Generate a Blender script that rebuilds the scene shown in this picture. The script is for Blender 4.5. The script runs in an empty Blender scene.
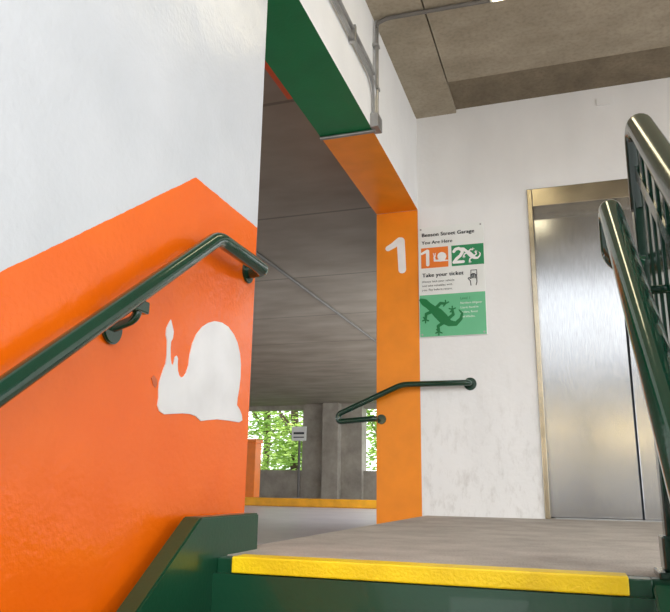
import bpy, bmesh, math, random
from mathutils import Vector, Matrix
random.seed(4)
S=bpy.context.scene
COL=S.collection
try:
    S.view_settings.view_transform='Standard'
    S.view_settings.look='None'
except Exception: pass

# ------------------------------------------------------------ materials
def nmat(name):
    m=bpy.data.materials.new(name); m.use_nodes=True
    nt=m.node_tree; b=nt.nodes['Principled BSDF']
    return m,nt,b
def mixc(nt,fac,a,b):
    n=nt.nodes.new('ShaderNodeMix'); n.data_type='RGBA'
    for sock,v in ((n.inputs[0],fac),(n.inputs[6],a),(n.inputs[7],b)):
        if hasattr(v,'links') or isinstance(v,bpy.types.NodeSocket): nt.links.new(v,sock)
        else: sock.default_value=v if not isinstance(v,tuple) else (*v,1)
    return n.outputs[2]
def math_(nt,op,a,b=0.0):
    n=nt.nodes.new('ShaderNodeMath'); n.operation=op
    for i,v in enumerate((a,b)):
        if isinstance(v,bpy.types.NodeSocket): nt.links.new(v,n.inputs[i])
        else: n.inputs[i].default_value=v
    return n.outputs[0]
def noise(nt,scale,detail=4,stretch=None,rough=.5):
    g=nt.nodes.new('ShaderNodeNewGeometry')
    mp=nt.nodes.new('ShaderNodeMapping'); nt.links.new(g.outputs['Position'],mp.inputs[0])
    if stretch: mp.inputs['Scale'].default_value=stretch
    n=nt.nodes.new('ShaderNodeTexNoise'); n.inputs['Scale'].default_value=scale; n.inputs['Detail'].default_value=detail
    n.inputs['Roughness'].default_value=rough
    nt.links.new(mp.outputs[0],n.inputs['Vector'])
    return n.outputs[0]
def ramp(nt,val,lo,hi,a=0,b=1):
    n=nt.nodes.new('ShaderNodeMapRange'); nt.links.new(val,n.inputs[0])
    n.inputs[1].default_value=lo; n.inputs[2].default_value=hi
    n.inputs[3].default_value=a; n.inputs[4].default_value=b
    return n.outputs[0]
def bump(nt,b,h,strength,dist=.01):
    n=nt.nodes.new('ShaderNodeBump'); n.inputs['Strength'].default_value=strength; n.inputs['Distance'].default_value=dist
    nt.links.new(h,n.inputs['Height']); nt.links.new(n.outputs[0],b.inputs['Normal'])
def paint(name,col,rough=.4,metal=0,var=.06,bmp=.0,bscale=60,coat=0):
    m,nt,b=nmat(name)
    d=tuple(max(0,c*(1-var*2)) for c in col); l=tuple(min(1,c*(1+var)) for c in col)
    nt.links.new(mixc(nt,ramp(nt,noise(nt,6),.3,.7),d,l),b.inputs['Base Color'])
    b.inputs['Roughness'].default_value=rough; b.inputs['Metallic'].default_value=metal
    b.inputs['Coat Weight'].default_value=coat
    if bmp: bump(nt,b,noise(nt,bscale,3),bmp,.004)
    return m
def srgb(r,g,b):
    f=lambda c:((c/255+.055)/1.055)**2.4 if c/255>.04045 else c/255/12.92
    return (f(r),f(g),f(b))
M={}
M['green']=paint('green_enamel',srgb(14,66,44),.28,bmp=.1,bscale=90,coat=.3)
M['rail']=paint('rail_green_enamel',srgb(6,54,38),.14,bmp=.08,bscale=70,coat=.5)
M['raildark']=paint('guard_dark_green',srgb(14,40,30),.2,bmp=.08,coat=.4)
M['soffgreen']=paint('soffit_green_paint',srgb(4,118,68),.5,bmp=.15)
M['orange']=paint('orange_paint',srgb(240,125,10),.4,bmp=.2)
M['colorange']=paint('column_orange_paint',srgb(246,143,16),.45,bmp=.2,var=.04)
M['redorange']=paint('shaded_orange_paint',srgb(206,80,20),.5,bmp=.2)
M['yellow']=paint('yellow_nosing_paint',srgb(250,212,16),.45,var=.1,bmp=.5,bscale=120)
M['white']=paint('white_paint',(.76,.76,.77),.5,bmp=.05)
M['white2']=paint('white_numeral_paint',(.9,.9,.9),.5,bmp=.05)
M['black']=paint('black_text',(.03,.04,.05),.5)
M['steel']=paint('galvanised_steel',(.42,.42,.42),.4,.9,var=.15)
M['dull']=paint('dull_grey_conduit',(.16,.15,.14),.6,0,var=.1)
M['frame']=paint('frame_steel_warm_reflection',(.42,.37,.28),.27,1,var=.12)  # stainless frame; its warm reflection is painted into the base colour
M['signw']=paint('sign_white',(.82,.84,.82),.35,var=.02)
M['signo']=paint('sign_orange',srgb(240,128,44),.35,var=.02)
M['signg']=paint('sign_green',srgb(34,140,88),.35,var=.02)
M['signlg']=paint('sign_light_green',srgb(104,190,142),.35,var=.02)
M['signdg']=paint('sign_dark_green',srgb(4,118,60),.35,var=.02)
M['curb']=paint('curb_orange',srgb(250,176,30),.5,var=.1)
M['mark']=paint('faint_mark',srgb(196,100,60),.6)

m,nt,b=nmat('wall_paint_white_orange'); M['leftwall']=m
g=nt.nodes.new('ShaderNodeNewGeometry'); sp=nt.nodes.new('ShaderNodeSeparateXYZ'); nt.links.new(g.outputs['Position'],sp.inputs[0])
line=math_(nt,'MINIMUM',math_(nt,'ADD',math_(nt,'MULTIPLY',math_(nt,'SUBTRACT',sp.outputs[1],1.69),.73),1.07),1.08)
wob=math_(nt,'MULTIPLY',math_(nt,'SUBTRACT',noise(nt,30,3),.5),.006)
isor=math_(nt,'LESS_THAN',math_(nt,'ADD',sp.outputs[2],wob),line)
big=ramp(nt,noise(nt,2.5,5),.3,.7)
wc=mixc(nt,big,(.56,.585,.615),(.63,.65,.68))
oc=mixc(nt,big,srgb(232,97,5),srgb(242,109,12))
nt.links.new(mixc(nt,isor,wc,oc),b.inputs['Base Color'])
b.inputs['Roughness'].default_value=.22
h=math_(nt,'ADD',noise(nt,5,2),math_(nt,'MULTIPLY',noise(nt,60,4),.2))
bump(nt,b,h,.45,.014)
m,nt,b=nmat('wall_scuffed_white'); M['rearwall']=m
g=nt.nodes.new('ShaderNodeNewGeometry'); sp=nt.nodes.new('ShaderNodeSeparateXYZ'); nt.links.new(g.outputs['Position'],sp.inputs[0])
c1=mixc(nt,ramp(nt,noise(nt,3,6,(1,1,.5)),.35,.7),(.80,.80,.80),(.86,.86,.86))
dirt=math_(nt,'MULTIPLY',ramp(nt,noise(nt,16,6,(1,1,.4),.7),.5,.7),ramp(nt,sp.outputs[2],1.2,0.0))
c2=mixc(nt,math_(nt,'MULTIPLY',dirt,.5),c1,(.42,.39,.36))
nt.links.new(c2,b.inputs['Base Color']); b.inputs['Roughness'].default_value=.6
bump(nt,b,noise(nt,25,5),.3,.008)
def concrete(name,a,c,scale=5,rough=.85,bm=.4,bs=60,stretch=None,spec=None,sa=.3):
    m,nt,b=nmat(name)
    n1=ramp(nt,noise(nt,scale,6,stretch,.65),.3,.7)
    base=mixc(nt,n1,a,c)
    if spec:
        sp_=ramp(nt,noise(nt,spec,3),.45,.7)
        base=mixc(nt,math_(nt,'MULTIPLY',sp_,sa),base,tuple(x*.45 for x in a))
    nt.links.new(base,b.inputs['Base Color']); b.inputs['Roughness'].default_value=rough
    bump(nt,b,noise(nt,bs,5),bm,.006)
    return m
M['landing']=concrete('landing_concrete',srgb(160,152,143),srgb(196,188,178),4,.8,.5,150,None,150,.45)
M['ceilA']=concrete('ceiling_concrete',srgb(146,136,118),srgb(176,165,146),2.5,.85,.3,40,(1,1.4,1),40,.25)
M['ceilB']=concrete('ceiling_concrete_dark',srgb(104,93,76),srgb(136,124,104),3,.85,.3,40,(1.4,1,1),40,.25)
M['conc']=concrete('grey_concrete',srgb(140,134,124),srgb(180,174,162),2,.85,.3)
M['gfloor']=concrete('garage_floor_concrete',srgb(190,184,190),srgb(212,206,208),1,.4,.1)
M['facade']=concrete('facade_concrete',srgb(140,140,140),srgb(175,175,175),1,.85,.1)
m,nt,b=nmat('garage_ceiling_concrete'); M['gceil']=m
g=nt.nodes.new('ShaderNodeNewGeometry'); sp=nt.nodes.new('ShaderNodeSeparateXYZ'); nt.links.new(g.outputs['Position'],sp.inputs[0])
j=math_(nt,'LESS_THAN',math_(nt,'MODULO',sp.outputs[1],1.83),.03)
base=mixc(nt,ramp(nt,noise(nt,1.2,6,(1,2,1)),.3,.7),srgb(128,119,108),srgb(154,145,133))
nt.links.new(mixc(nt,math_(nt,'MULTIPLY',j,.5),base,(.06,.05,.045)),b.inputs['Base Color']); b.inputs['Roughness'].default_value=.8
m,nt,b=nmat('brushed_stainless'); M['door']=m
nb=noise(nt,40,3,(18,1,.35))
nt.links.new(mixc(nt,ramp(nt,nb,.3,.7),(.33,.34,.355),(.47,.48,.50)),b.inputs['Base Color'])
b.inputs['Metallic'].default_value=1
nt.links.new(ramp(nt,noise(nt,2.2,4),.3,.7,.15,.23),b.inputs['Roughness'])
bump(nt,b,noise(nt,1.6,2,(2,1,.5)),.08,.01)
m,nt,b=nmat('leaf'); M['leaf']=m
nt.links.new(mixc(nt,ramp(nt,noise(nt,1.7),.3,.7),srgb(120,165,70),srgb(200,228,120)),b.inputs['Base Color'])
b.inputs['Roughness'].default_value=.6
M['bark']=concrete('bark',srgb(70,56,44),srgb(100,84,66),6)
M['grass']=concrete('grass',srgb(70,105,44),srgb(120,150,70),3)
def emis(name,col,s):
    m,nt,b=nmat(name); b.inputs['Base Color'].default_value=(*col,1)
    b.inputs['Emission Color'].default_value=(*col,1); b.inputs['Emission Strength'].default_value=s; return m
M['lamp']=emis('lamp_lens',(1,.86,.55),6)
M['gfill']=emis('garage_fill_lens',(1,.93,.82),28)  # glow of the added, out-of-view garage fixtures
M['warm']=emis('warm_reflection_glow',(1,.74,.34),9)  # glow added only to be mirrored in the elevator doors

# ------------------------------------------------------------ geometry helpers
def new_obj(name,me,mats,parent=None,smooth=False):
    ob=bpy.data.objects.new(name,me); COL.objects.link(ob)
    for mm in (mats if isinstance(mats,(list,tuple)) else [mats]): me.materials.append(M[mm])
    if smooth:
        for p in me.polygons: p.use_smooth=True
    if parent: ob.parent=parent
    return ob
def empty(name,loc=(0,0,0)):
    e=bpy.data.objects.new(name,None); COL.objects.link(e); e.empty_display_size=.1
    return e
def bm_box(bm,a,b,bev=0):
    mat=Matrix.Translation([(a[i]+b[i])/2 for i in range(3)])@Matrix.Diagonal([abs(b[i]-a[i]) for i in range(3)]+[1])
    r=bmesh.ops.create_cube(bm,size=1,matrix=mat)
    vs=r['verts']
    if bev:
        es=list({e for v in vs for e in v.link_edges})
        bmesh.ops.bevel(bm,geom=es,offset=bev,segments=2,affect='EDGES',profile=.5)
def boxes(name,lst,mat,parent=None,bev=0):
    bm=bmesh.new()
    for a,b in lst: bm_box(bm,a,b,bev)
    me=bpy.data.meshes.new(name); bm.to_mesh(me); bm.free()
    return new_obj(name,me,mat,parent)
def prism(name,pts,axis,lo,hi,mat,parent=None,bev=0):
    bm=bmesh.new()
    def mk(p,v):
        if axis==0: return (v,p[0],p[1])
        if axis==1: return (p[0],v,p[1])
        return (p[0],p[1],v)
    A=[bm.verts.new(mk(p,lo)) for p in pts]; B=[bm.verts.new(mk(p,hi)) for p in pts]
    bm.faces.new(A); bm.faces.new(B[::-1])
    n=len(pts)
    for i in range(n): bm.faces.new((A[i],A[(i+1)%n],B[(i+1)%n],B[i])[::-1])
    bmesh.ops.recalc_face_normals(bm,faces=bm.faces)
    if bev: bmesh.ops.bevel(bm,geom=list(bm.edges),offset=bev,segments=2,affect='EDGES')
    bmesh.ops.triangulate(bm,faces=[f for f in bm.faces if len(f.verts)>4])
    me=bpy.data.meshes.new(name); bm.to_mesh(me); bm.free()
    return new_obj(name,me,mat,parent)
def fillet(pts,r,seg=8):
    pts=[Vector(p) for p in pts]; out=[pts[0]]
    for i in range(1,len(pts)-1):
        p=pts[i]; a=(pts[i-1]-p); c=(pts[i+1]-p)
        d=min(r,a.length*.49,c.length*.49)
        s=p+a.normalized()*d; e=p+c.normalized()*d
        for k in range(seg+1):
            t=k/seg; out.append(s*(1-t)**2+p*2*t*(1-t)+e*t*t)
    out.append(pts[-1]); return out
def tube(name,pts,rad,mat,parent=None,fr=.05,res=8):
    cu=bpy.data.curves.new(name,'CURVE'); cu.dimensions='3D'; cu.bevel_depth=rad; cu.bevel_resolution=res; cu.use_fill_caps=True
    P=fillet(pts,fr) if len(pts)>2 else [Vector(p) for p in pts]
    sp=cu.splines.new('POLY'); sp.points.add(len(P)-1)
    for i,p in enumerate(P): sp.points[i].co=(*p,1)
    tmp=bpy.data.objects.new('tmp',cu); COL.objects.link(tmp)
    dg=bpy.context.evaluated_depsgraph_get(); dg.update()
    me=bpy.data.meshes.new_from_object(tmp.evaluated_get(dg))
    bpy.data.objects.remove(tmp); me.materials.clear()
    return new_obj(name,me,mat,parent,True)
def disc(name,c,axis,r,h,mat,parent=None):
    bm=bmesh.new()
    q={0:Matrix.Rotation(math.pi/2,4,'Y'),1:Matrix.Rotation(math.pi/2,4,'X'),2:Matrix.Identity(4)}[axis]
    bmesh.ops.create_cone(bm,cap_ends=True,segments=32,radius1=r,radius2=r,depth=h,matrix=Matrix.Translation(c)@q)
    es=[e for e in bm.edges if len(e.link_faces)==2 and e.calc_face_angle(0)>1]
    bmesh.ops.bevel(bm,geom=es,offset=min(h,r)*.3,segments=2,affect='EDGES')
    me=bpy.data.meshes.new(name); bm.to_mesh(me); bm.free()
    return new_obj(name,me,mat,parent)
def text(name,s,size,x,z,y,mat,parent,bold=0,sx=1):
    """lettering; a second, slightly shifted copy thickens the strokes cleanly"""
    cu=bpy.data.curves.new(name,'FONT'); cu.body=s; cu.size=size; cu.extrude=.0004; cu.resolution_u=6; cu.space_character=1.08
    tmp=bpy.data.objects.new('tmp',cu); COL.objects.link(tmp)
    dg=bpy.context.evaluated_depsgraph_get(); dg.update()
    me=bpy.data.meshes.new_from_object(tmp.evaluated_get(dg)); bpy.data.objects.remove(tmp); me.materials.clear()
    base=me.copy()
    bm=bmesh.new()
    for k,dx in enumerate((0,bold) if bold else (0,)):
        c=base.copy()
        c.transform(Matrix.Translation((x+dx,y-k*.0001,z))@Matrix.Rotation(math.pi/2,4,'X')@Matrix.Diagonal((sx,1,1,1)))
        bm.from_mesh(c)
    bm.to_mesh(me); bm.free()
    return new_obj(name,me,mat,parent)
def strokes(name,sts,origin,scale,mat,parent,y,sub=3):
    bm=bmesh.new(); k=[0]
    def W(x,z): return (origin[0]+x*scale,y-k[0]*.00002,origin[1]+z*scale)
    for st in sts:
        P=[]
        for i in range(len(st)-1):
            for t in range(sub):
                t/=sub; P.append([st[i][q]*(1-t)+st[i+1][q]*t for q in range(3)])
        P.append(list(st[-1]))
        for i,(x,z,r) in enumerate(P):
            k[0]+=1
            bm.faces.new([bm.verts.new(W(x+r*math.cos(a*math.pi/8),z+r*math.sin(a*math.pi/8))) for a in range(16)])
            if i:
                x0,z0,r0=P[i-1]; d=Vector((x-x0,z-z0))
                if d.length>1e-5:
                    k[0]+=1
                    n=Vector((-d.y,d.x)).normalized()
                    q=[W(x0+n.x*r0,z0+n.y*r0),W(x+n.x*r,z+n.y*r),W(x-n.x*r,z-n.y*r),W(x0-n.x*r0,z0-n.y*r0)]
                    bm.faces.new([bm.verts.new(v) for v in q])
    for f in bm.faces:
        f.normal_update()
        if f.normal.y>0: f.normal_flip()
    me=bpy.data.meshes.new(name); bm.to_mesh(me); bm.free()
    return new_obj(name,me,mat,parent)

XL=-1.02; XI=-1.35; YR=5.0; ZC=3.08; YW=2.145; SOF=2.27; ZG=-.2
# ------------------------------------------------------------ shell
boxes('wall_left',[((XI,-2.5,-3),(XL,YW,ZC))],'leftwall')
bm=bmesh.new()
def quad(vs,mi):
    f=bm.faces.new([bm.verts.new(v) for v in vs]); f.material_index=mi
for (y0,y1,mi) in ((YW,3.68,1),(3.68,YR,2)):
    quad([(XI,y0,SOF),(XI,y1,SOF),(XL,y1,SOF),(XL,y0,SOF)],mi)
    quad([(XL,y0,SOF),(XL,y1,SOF),(XL,y1,ZC),(XL,y0,ZC)],0)
    quad([(XI,y0,SOF),(XI,y0,ZC),(XI,y1,ZC),(XI,y1,SOF)],2)
    quad([(XI,y0,ZC),(XL,y0,ZC),(XL,y1,ZC),(XI,y1,ZC)],0)
me=bpy.data.meshes.new('wall_beam'); bm.to_mesh(me); bm.free()
beam=new_obj('wall_beam',me,['rearwall','soffgreen','colorange'])
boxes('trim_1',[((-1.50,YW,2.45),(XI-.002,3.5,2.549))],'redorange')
DX0,DX1,DZ=-.2,1.02,2.33
wrear=boxes('wall_rear',[((XL,YR,-.4),(DX0,YR+.3,ZC)),((DX0,YR,DZ),(DX1,YR+.3,ZC)),((DX1,YR,-.4),(4.2,YR+.3,ZC)),
                   ((XI,YR,SOF),(XL,YR+.3,ZC)),((XI,YR+.3,ZG),(XI+.2,YR+2.6,2.55))],'rearwall')
column=boxes('orange_column',[((XI,YR,ZG),(XL,YR+.3,SOF))],'colorange',bev=.006)
boxes('floor_landing',[((-.99,1.86,-.16),(4.2,YR+.45,0))],'landing')
boxes('floor_garage',[((-18,-4,ZG-.2),(-1.36,20.3,ZG)),((-1.36,YW+.01,ZG-.2),(-1.0,YR-.001,-.1))],'gfloor')
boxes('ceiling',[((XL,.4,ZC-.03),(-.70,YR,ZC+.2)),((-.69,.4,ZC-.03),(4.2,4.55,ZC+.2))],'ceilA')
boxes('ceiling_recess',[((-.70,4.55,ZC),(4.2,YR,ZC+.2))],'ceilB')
boxes('ceiling_garage',[((-18,-4,2.55),(XI,20.4,2.8))],'gceil')
fw=[((-18,20,ZG),(-3,20.3,.62)),((-18,20,2.42),(-3,20.3,2.55)),
    ((-7.62,19.8,ZG),(-5.78,20.3,2.55)),((-12.2,20,.62),(-9.75,20.3,2.55)),((-18,20,.62),(-15.5,20.3,2.55)),((-3.6,20,.62),(-1.35,20.3,2.55)),((-3,20,ZG),(-1.35,20.3,2.55))]
boxes('wall_garage_far',fw,'conc')
boxes('wall_garage_side',[((-18.2,-4,ZG),(-18,20.3,.9)),((-18.2,-4,2.2),(-18,20.3,2.55))]+[((-18.2,y,.9),(-18,y+.6,2.2)) for y in (-4,1,7,13,19)],'conc')
boxes('concrete_pillar',[((-6.9,19.5,ZG),(-6.4,19.8,2.55))],'conc',bev=.02)
boxes('parking_curb',[((-14,12.6,ZG),(-2.2,12.85,-.05))],'curb',bev=.02)
e=empty('painted_barrier_wall')
boxes('orange_base',[((-7.6,14,ZG),(-6.46,14.3,1.06))],'orange',e,.01)
boxes('coping',[((-7.65,13.96,1.06),(-6.44,14.34,1.14))],'orange',e,.01)
e=empty('parking_sign_post')
tube('post',[(-7.4,19,ZG),(-7.4,19,1.75)],.035,'dull',e)
boxes('panel',[((-7.62,18.93,1.42),(-7.18,18.96,1.82))],'signw',e,.005)
boxes('panel_stripe',[((-7.56,18.92,1.60),(-7.24,18.93,1.66)),((-7.56,18.92,1.5),(-7.24,18.93,1.53))],'black',e)
boxes('base',[((-7.5,18.9,ZG),(-7.3,19.1,ZG+.05))],'steel',e)
tube('garage_ceiling_conduit',[(-3,2.5,2.532),(-3,19,2.532)],.018,'dull')
for i,(x,y) in enumerate(((-8.5,3),(-8.5,8),(-9,13),(-2.1,12),(-4,-1))):
    e=empty('unseen_fill_fixture')  # added outside the view to brighten the garage interior
    boxes('housing',[((x-.65,y-.09,2.46),(x+.65,y+.09,2.549))],'signw',e,.01)
    boxes('lens',[((x-.6,y-.07,2.44),(x+.6,y+.07,2.46))],'gfill',e)

# ------------------------------------------------------------ stairs
e=empty('staircase')
run,rise=.28,.2
stp=[]; nos=[]
for i in range(1,10):
    y1=1.80-run*(i-1); z=-rise*i
    stp.append(((-.93,y1-run,z-.04),(.15,y1,z)))
    stp.append(((-.93,y1-.02,z),(.15,y1,z+rise-.04)))
    nos.append(((-.88,y1-run-.005,z-.035),(.1,y1-run+.05,z+.003)))
boxes('treads',stp,'green',e)
boxes('tread_nosings',nos,'yellow',e,.003)
boxes('landing_edge_channel',[((-.93,1.80,-.16),(.15,1.86,-.002)),((.15,1.82,-.2),(4.2,1.86,-.002))],'green',e,.003)
boxes('landing_nosing',[((-.88,1.785,-.038),(.10,1.862,.004))],'yellow',e,.004)
def stringer(x0,x1,nm):
    sl=.714
    o=[(2.06,.105),(1.70,.105),(-1.2,.105-sl*2.90),(-1.2,-.3-sl*2.90),(1.70,-.3),(2.06,-.3)]
    prism(nm,o,0,x0,x1,'green',e,.004)
stringer(-.985,-.93,'stringer_wall_side')
sl=.714
prism('stringer_open_side',[(1.80,-.01),(-1.2,-.01-sl*3.0),(-1.2,-.3-sl*3.0),(1.80,-.32)],0,.15,.2,'green',e,.004)
boxes('floor_lower',[((-1.02,-12,-2.1),(12,5,-2.0))],'landing')

# ------------------------------------------------------------ handrails
e=empty('wall_handrail')
xr=-.955; s=.73
z_at=lambda y:.895-s*(1.745-y)
tube('rail',[(xr,-.6,z_at(-.6)),(xr,1.745,.895),(xr,2.08,.895),(XL,2.08,.895)],.0235,'rail',e,.04)
disc('end_flange',(XL+.004,2.08,.895),0,.04,.008,'rail',e)
for y in (1.375,.1):
    z=z_at(y)
    tube('bracket_arm',[(xr,y,z-.015),(xr,y,z-.06),(XL,y-.01,z-.085)],.011,'rail',e,.04)
    disc('bracket_flange',(XL+.006,y-.01,z-.085),0,.036,.012,'rail',e)
    boxes('bracket_saddle',[((xr-.014,y-.03,z-.045),(xr+.014,y+.03,z-.015))],'rail',e,.004)

e=empty('stair_railing')
s2=.79
A=lambda y:1.075-s2*(1.80-y)
tube('guard_top_rail',[(.215,-.5,A(-.5)),(.215,1.78,1.10),(.215,1.85,1.105),(.215,1.87,.9)],.031,'raildark',e,.045)
boxes('end_post',[((.19,1.845,0),(.24,1.90,1.0))],'raildark',e,.004)
boxes('post_base',[((.165,1.80,-.002),(.265,1.93,.014))],'raildark',e,.003)
boxes('post_foot',[((.18,1.83,.014),(.25,1.91,.09))],'raildark',e,.005)
pk=[]
y=1.74
while y>-.4:
    pk.append(((.203,y-.018,A(y)-1.0),(.227,y+.018,A(y)-.01))); y-=.095
boxes('pickets',pk,'raildark',e,.002)
prism('lower_rail',[(1.85,A(1.85)-.92),(-.4,A(-.4)-.92),(-.4,A(-.4)-.96),(1.85,A(1.85)-.96)],0,.2,.23,'raildark',e)
prism('upper_bar',[(1.85,A(1.85)-.09),(-.4,A(-.4)-.09),(-.4,A(-.4)-.13),(1.85,A(1.85)-.13)],0,.2,.23,'raildark',e)
Bz=lambda y:.885-.8*(1.80-y)
tube('handrail',[(.13,-.5,Bz(-.5)),(.13,1.80,.885),(.13,1.85,.88),(.13,1.85,.76),(.2,1.85,.74)],.028,'rail',e,.05)
for y in (1.5,.6):
    tube('bracket',[(.13,y,Bz(y)-.01),(.13,y,Bz(y)-.06),(.21,y,Bz(y)-.06)],.009,'rail',e,.03)

e=empty('step_handrail')
yh=4.93
tube('rail',[(-.66,5.0,.905),(-.66,yh,.905),(-1.14,yh,.905),(-1.62,yh,.70),(-1.62,yh,.645),(-1.34,yh,.665),(-1.34,5.0,.665)],.021,'rail',e,.045)
disc('wall_flange',(-.66,4.996,.905),1,.045,.008,'rail',e)
disc('column_flange',(-1.31,4.996,.665),1,.035,.008,'rail',e)

# ------------------------------------------------------------ conduits
e=empty('wall_conduit')
xf=XL+.022
tube('conduit_run_1',[(xf,2.19,2.565),(xf,3.58,2.565),(xf,3.66,2.50),(xf,3.66,2.34)],.013,'steel',e,.06)
tube('conduit_run_2',[(xf,2.19,2.625),(xf,3.56,2.625),(xf,3.62,2.60)],.011,'steel',e,.04)
tube('riser',[(xf,3.70,2.34),(xf,3.70,3.03)],.013,'steel',e)
boxes('junction_box',[((XL,3.63,2.26),(XL+.05,3.73,2.35))],'steel',e,.004)
boxes('straps',[((XL,y-.012,2.54),(XL+.04,y+.012,2.645)) for y in (2.6,3.2)]+[((XL,3.675,z-.01),(XL+.038,3.725,z+.01)) for z in (2.55,2.85)],'steel',e,.002)
tube('ceiling_conduit',[(xf,3.70,2.97),(xf,3.70,3.01),(xf+.06,3.70,3.035),(-.3,3.72,3.035)],.013,'dull',None,.06)
tube('soffit_conduit',[(XL+.02,3.68,2.258),(XI,3.68,2.258)],.012,'steel',beam)
e=empty('ceiling_light')
boxes('housing',[((-.30,2.5,ZC-.06),(-.10,3.73,ZC-.03))],'signw',e,.01)
boxes('lens',[((-.28,2.52,ZC-.07),(-.12,3.71,ZC-.06))],'lamp',e,.003)
boxes('cover_plate',[((.33,4.99,2.93),(.45,5.0,3.0))],'rearwall',wrear,.003)

# ------------------------------------------------------------ elevator
e=empty('door_1')
boxes('frame',[((DX0,4.985,0),(-.165,5.16,DZ)),((.97,4.985,0),(DX1,5.16,DZ)),((-.165,4.985,2.19),(.97,5.16,DZ))],'frame',e,.004)
boxes('panels',[((-.17,5.13,.006),(.405,5.155,2.20)),((.415,5.11,.006),(.98,5.15,2.20))],'door',e,.004)
boxes('jamb_back',[((-.19,5.16,0),(1.0,5.18,2.25))],'black',e)
boxes('sill',[((-.14,5.0,0),(.97,5.11,.005))],'steel',e)
boxes('wall_elevator_shaft',[((DX0-.1,5.45,-.4),(DX1+.1,5.5,ZC))],'conc')

# ------------------------------------------------------------ signs
strokes('level_number',[[(-1.255,1.975,.022),(-1.215,1.995,.024),(-1.165,2.03,.028)],[(-1.155,2.025,.031),(-1.145,1.795,.030)]],(0,0),1,'white2',column,4.998)
e=empty('garage_sign')
X0,X1,Z0,Z1=-1.015,-.525,1.255,2.115
yS=4.985
boxes('board',[((X0,yS,Z0),(X1,5.0,Z1))],'signw',e,.003)
yf=yS-.001
boxes('tile_orange',[((X0+.02,yf-.001,1.785),(X0+.225,yf,1.945))],'signo',e)
boxes('tile_green',[((X0+.25,yf-.001,1.785),(X1-.003,yf,1.945))],'signg',e)
boxes('tile_bottom',[((X0+.004,yf-.001,Z0+.004),(X1-.004,yf,1.575))],'signlg',e)
text('title','Benson Street Garage',.041,X0+.025,2.035,yf-.001,'black',e,.0035)
text('subtitle','You Are Here',.037,X0+.025,1.975,yf-.001,'black',e,.0025)
strokes('number_1',[[(-.30,.28,.07),(.02,.43,.09)],[(.04,.41,.1),(.04,-.41,.1)]],(X0+.065,1.865),.13,'white2',e,yf-.002)
strokes('number_2',[[(-.25,.25,.085),(-.15,.38,.09),(.03,.42,.09),(.2,.33,.09),(.24,.18,.09),(.12,-.02,.09),(-.1,-.2,.09),(-.26,-.4,.085),(.0,-.4,.085),(.28,-.4,.085)]],(X0+.30,1.865),.13,'white2',e,yf-.002)
text('heading','Take your ticket',.042,X0+.025,1.715,yf-.001,'black',e,.0035)
for i,t in enumerate(('Always lock your vehicle','and take valuables with','you. Pay before return.')):
    text('small_text',t,.022,X0+.025,1.672-.032*i,yf-.001,'black',e)
for i,t in enumerate(('Level 1','Northern Alligator','Lizard, found in','gardens, forest','and hillsides.')):
    text('small_text_panel',t,.022 if i else .028,X0+.305,1.525-.034*i,yf-.002,'white2' if i else 'signdg',e,0,.85)
snail_s=[[(-.5,-.3,.07),(.0,-.32,.1),(.6,-.36,.05)],[(.12,.05,.36),(.15,.02,.37)],[(-.45,-.3,.09),(-.5,0,.07),(-.42,.12,.05)],[(-.5,.05,.03),(-.56,.34,.03)],[(-.44,.05,.03),(-.4,.34,.03)]]
strokes('snail_icon',snail_s,(X0+.165,1.866),.09,'white2',e,yf-.002)
gecko=[[(-.56,.44,.05),(-.46,.37,.10),(-.36,.28,.09),(-.25,.18,.10),(-.1,.05,.14),(.05,-.12,.14),(.2,-.25,.09),(.38,-.28,.06),(.52,-.15,.045),(.56,.0,.03),(.48,.1,.015)],
 [(-.2,.12,.05),(-.42,.04,.04),(-.44,-.1,.035)],[(-.18,.16,.05),(-.02,.32,.04),(.1,.30,.035)],
 [(.1,-.2,.05),(-.1,-.32,.04),(-.08,-.46,.035)],[(.15,-.15,.05),(.32,-.02,.04),(.30,.1,.035)]]
for cx,cz in ((-.44,-.12),(.12,.30),(-.08,-.48),(.30,.12)):
    for a in range(4): gecko.append([(cx,cz,.02),(cx+.09*math.cos(a*1.2+.4),cz+.09*math.sin(a*1.2+.4)*(1 if cz>0 else -1),.018)])
strokes('gecko_icon',gecko,(X0+.395,1.866),.12,'white2',e,yf-.002)
strokes('gecko_picture',gecko,(X0+.165,1.42),.27,'signdg',e,yf-.002)
hand=[[(-.28,-.5,.04),(-.32,-.1,.04),(-.5,.12,.04),(-.44,.2,.04),(-.25,.1,.04),(-.27,.45,.04),(-.17,.47,.04),(-.14,.15,.04)],
      [(-.14,.45,.04),(-.09,.55,.04),(-.03,.5,.04),(-.02,.15,.04)],[(-.02,.5,.04),(.05,.52,.04),(.1,.46,.04),(.11,.13,.04)],
      [(.12,.4,.04),(.19,.4,.04),(.22,.3,.04),(.24,-.2,.04),(.16,-.5,.04)],
      [(-.25,.5,.03),(-.25,.85,.03),(.25,.85,.03),(.25,.4,.03)]]
strokes('ticket_hand_icon',hand,(X0+.41,1.67),.085,'black',e,yf-.001,1)
for x in (X0+.02,X1-.02):
    for z in (Z0+.02,Z1-.02): disc('screw',(x,yf-.002,z),1,.007,.004,'steel',e)

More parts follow.
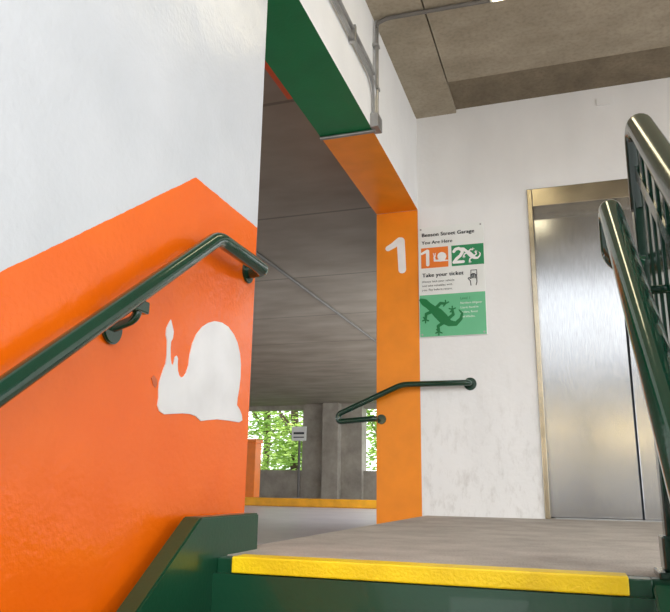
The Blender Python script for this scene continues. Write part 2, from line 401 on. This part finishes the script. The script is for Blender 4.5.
# painted snail: round shell, raised head with a bulb-tipped eye stalk and a short second one
sn=[(1.915,.680),(1.868,.674),(1.830,.660),(1.795,.640),(1.765,.612),(1.745,.580),(1.735,.545),(1.732,.515),(1.722,.492),(1.708,.478),(1.695,.474),(1.684,.478),(1.676,.490),
 (1.672,.508),(1.672,.524),(1.664,.530),(1.656,.524),(1.654,.510),(1.648,.500),(1.640,.504),(1.634,.520),(1.630,.545),(1.630,.562),(1.638,.574),(1.640,.592),(1.632,.606),(1.622,.622),(1.612,.608),(1.604,.594),(1.604,.576),(1.612,.562),(1.614,.545),(1.616,.520),(1.614,.500),
 (1.606,.486),(1.598,.467),(1.590,.445),(1.589,.426),(1.592,.405),(1.590,.385),(1.600,.372),(1.625,.366),(1.67,.372),(1.72,.378),(1.76,.380),(1.79,.377),(1.82,.366),(1.86,.372),(1.92,.380),(2.0,.383),(2.07,.384),(2.092,.392),(2.088,.408),(2.07,.425),(2.048,.437),(2.050,.46),(2.058,.49),(2.064,.53),(2.062,.57),(2.052,.605),(2.030,.638),(2.0,.660),(1.96,.676)]
prism('snail_mural',sn,0,XL-.001,XL+.003,'white')
prism('paint_smudge',[(1.552,.452),(1.562,.460),(1.578,.45),(1.580,.438),(1.574,.430),(1.562,.436)],0,XL-.001,XL+.002,'mark')

# ------------------------------------------------------------ outside
boxes('ground_outside',[((-60,20.4,-1.2),(30,70,-1.0))],'grass')
def tree(x,y,h,r,n):
    e=empty('tree')
    tube('trunk',[(x,y,-1),(x+.1,y,h*.4),(x-.05,y+.1,h*.8)],.14,'bark',e)
    for k in range(5):
        a=k*1.3; tube('branch',[(x,y,h*.3+.3*k),(x+math.cos(a)*r*.6,y+math.sin(a)*r*.6,h*.5+.35*k)],.04,'bark',e)
    bm=bmesh.new()
    cl=[Vector((random.gauss(0,r*.45),random.gauss(0,r*.45),random.uniform(-h*.42,h*.42))) for _ in range(40)]
    for i in range(n):
        c=random.choice(cl); p=Vector((x,y,h*.55))+c+Vector([random.gauss(0,.28) for _ in range(3)])
        R=Matrix.Rotation(random.random()*6.28,3,'Z')@Matrix.Rotation(random.random()*6.28,3,'X')
        s_=random.uniform(.06,.13)
        vs=[bm.verts.new(p+R@Vector(v)*s_) for v in ((-1,0,0),(0,-.45,.1),(1,0,0),(0,.45,.1))]
        bm.faces.new(vs)
    me=bpy.data.meshes.new('foliage'); bm.to_mesh(me); bm.free()
    new_obj('foliage',me,'leaf',e)
tree(-9.6,24,4.2,1.5,3500); tree(-11.6,26,5,1.8,4000); tree(-6.6,25,4.4,1.6,3500); tree(-13.5,24,4.5,1.7,3000)
e=empty('reflection_backdrop')  # unseen backdrop added behind the camera to structure the door reflections
boxes('facade',[((-9,-13,-2),(11,-12,3.6))],'facade',e)
boxes('cornice',[((-9.2,-13.1,3.6),(11.2,-11.8,3.9))],'facade',e,.03)
boxes('window_band',[((-7,-11.99,2.3),(9,-11.95,3.1))],'black',e)
boxes('reflection_strip',[((-7,-11.98,1.70),(9,-11.93,1.95))],'warm',e)  # added glowing strip, gives the doors their warm reflected band

# ------------------------------------------------------------ light
w=bpy.data.worlds.new('World'); S.world=w; w.use_nodes=True
nt=w.node_tree; bg=nt.nodes['Background']
bg.inputs['Color'].default_value=(.95,.975,1,1); bg.inputs['Strength'].default_value=2.8
sun=bpy.data.lights.new('sun','SUN'); sun.energy=1.3; sun.angle=.8; sun.color=(1,.94,.85)
so=bpy.data.objects.new('sun',sun); COL.objects.link(so)
so.rotation_euler=Vector((-.40,.85,-.55)).to_track_quat('-Z','Y').to_euler()

# ------------------------------------------------------------ camera
p=math.radians(14.4);yw=math.radians(18.6);r=math.radians(.9)
R=Vector((math.cos(yw),math.sin(yw),0));F0=Vector((-math.sin(yw),math.cos(yw),0));Z=Vector((0,0,1))
F=F0*math.cos(p)+Z*math.sin(p);U=Z*math.cos(p)-F0*math.sin(p)
Rc=R*math.cos(r)+U*math.sin(r);Uc=U*math.cos(r)-R*math.sin(r)
cam=bpy.data.cameras.new('camera'); cam.sensor_width=36; cam.sensor_fit='HORIZONTAL'; cam.lens=700/670*36; cam.clip_start=.02
co=bpy.data.objects.new('camera',cam); COL.objects.link(co)
mw=Matrix((Rc,Uc,-F)).transposed().to_4x4(); mw.translation=Vector((0,0,.19)); co.matrix_world=mw
S.camera=co
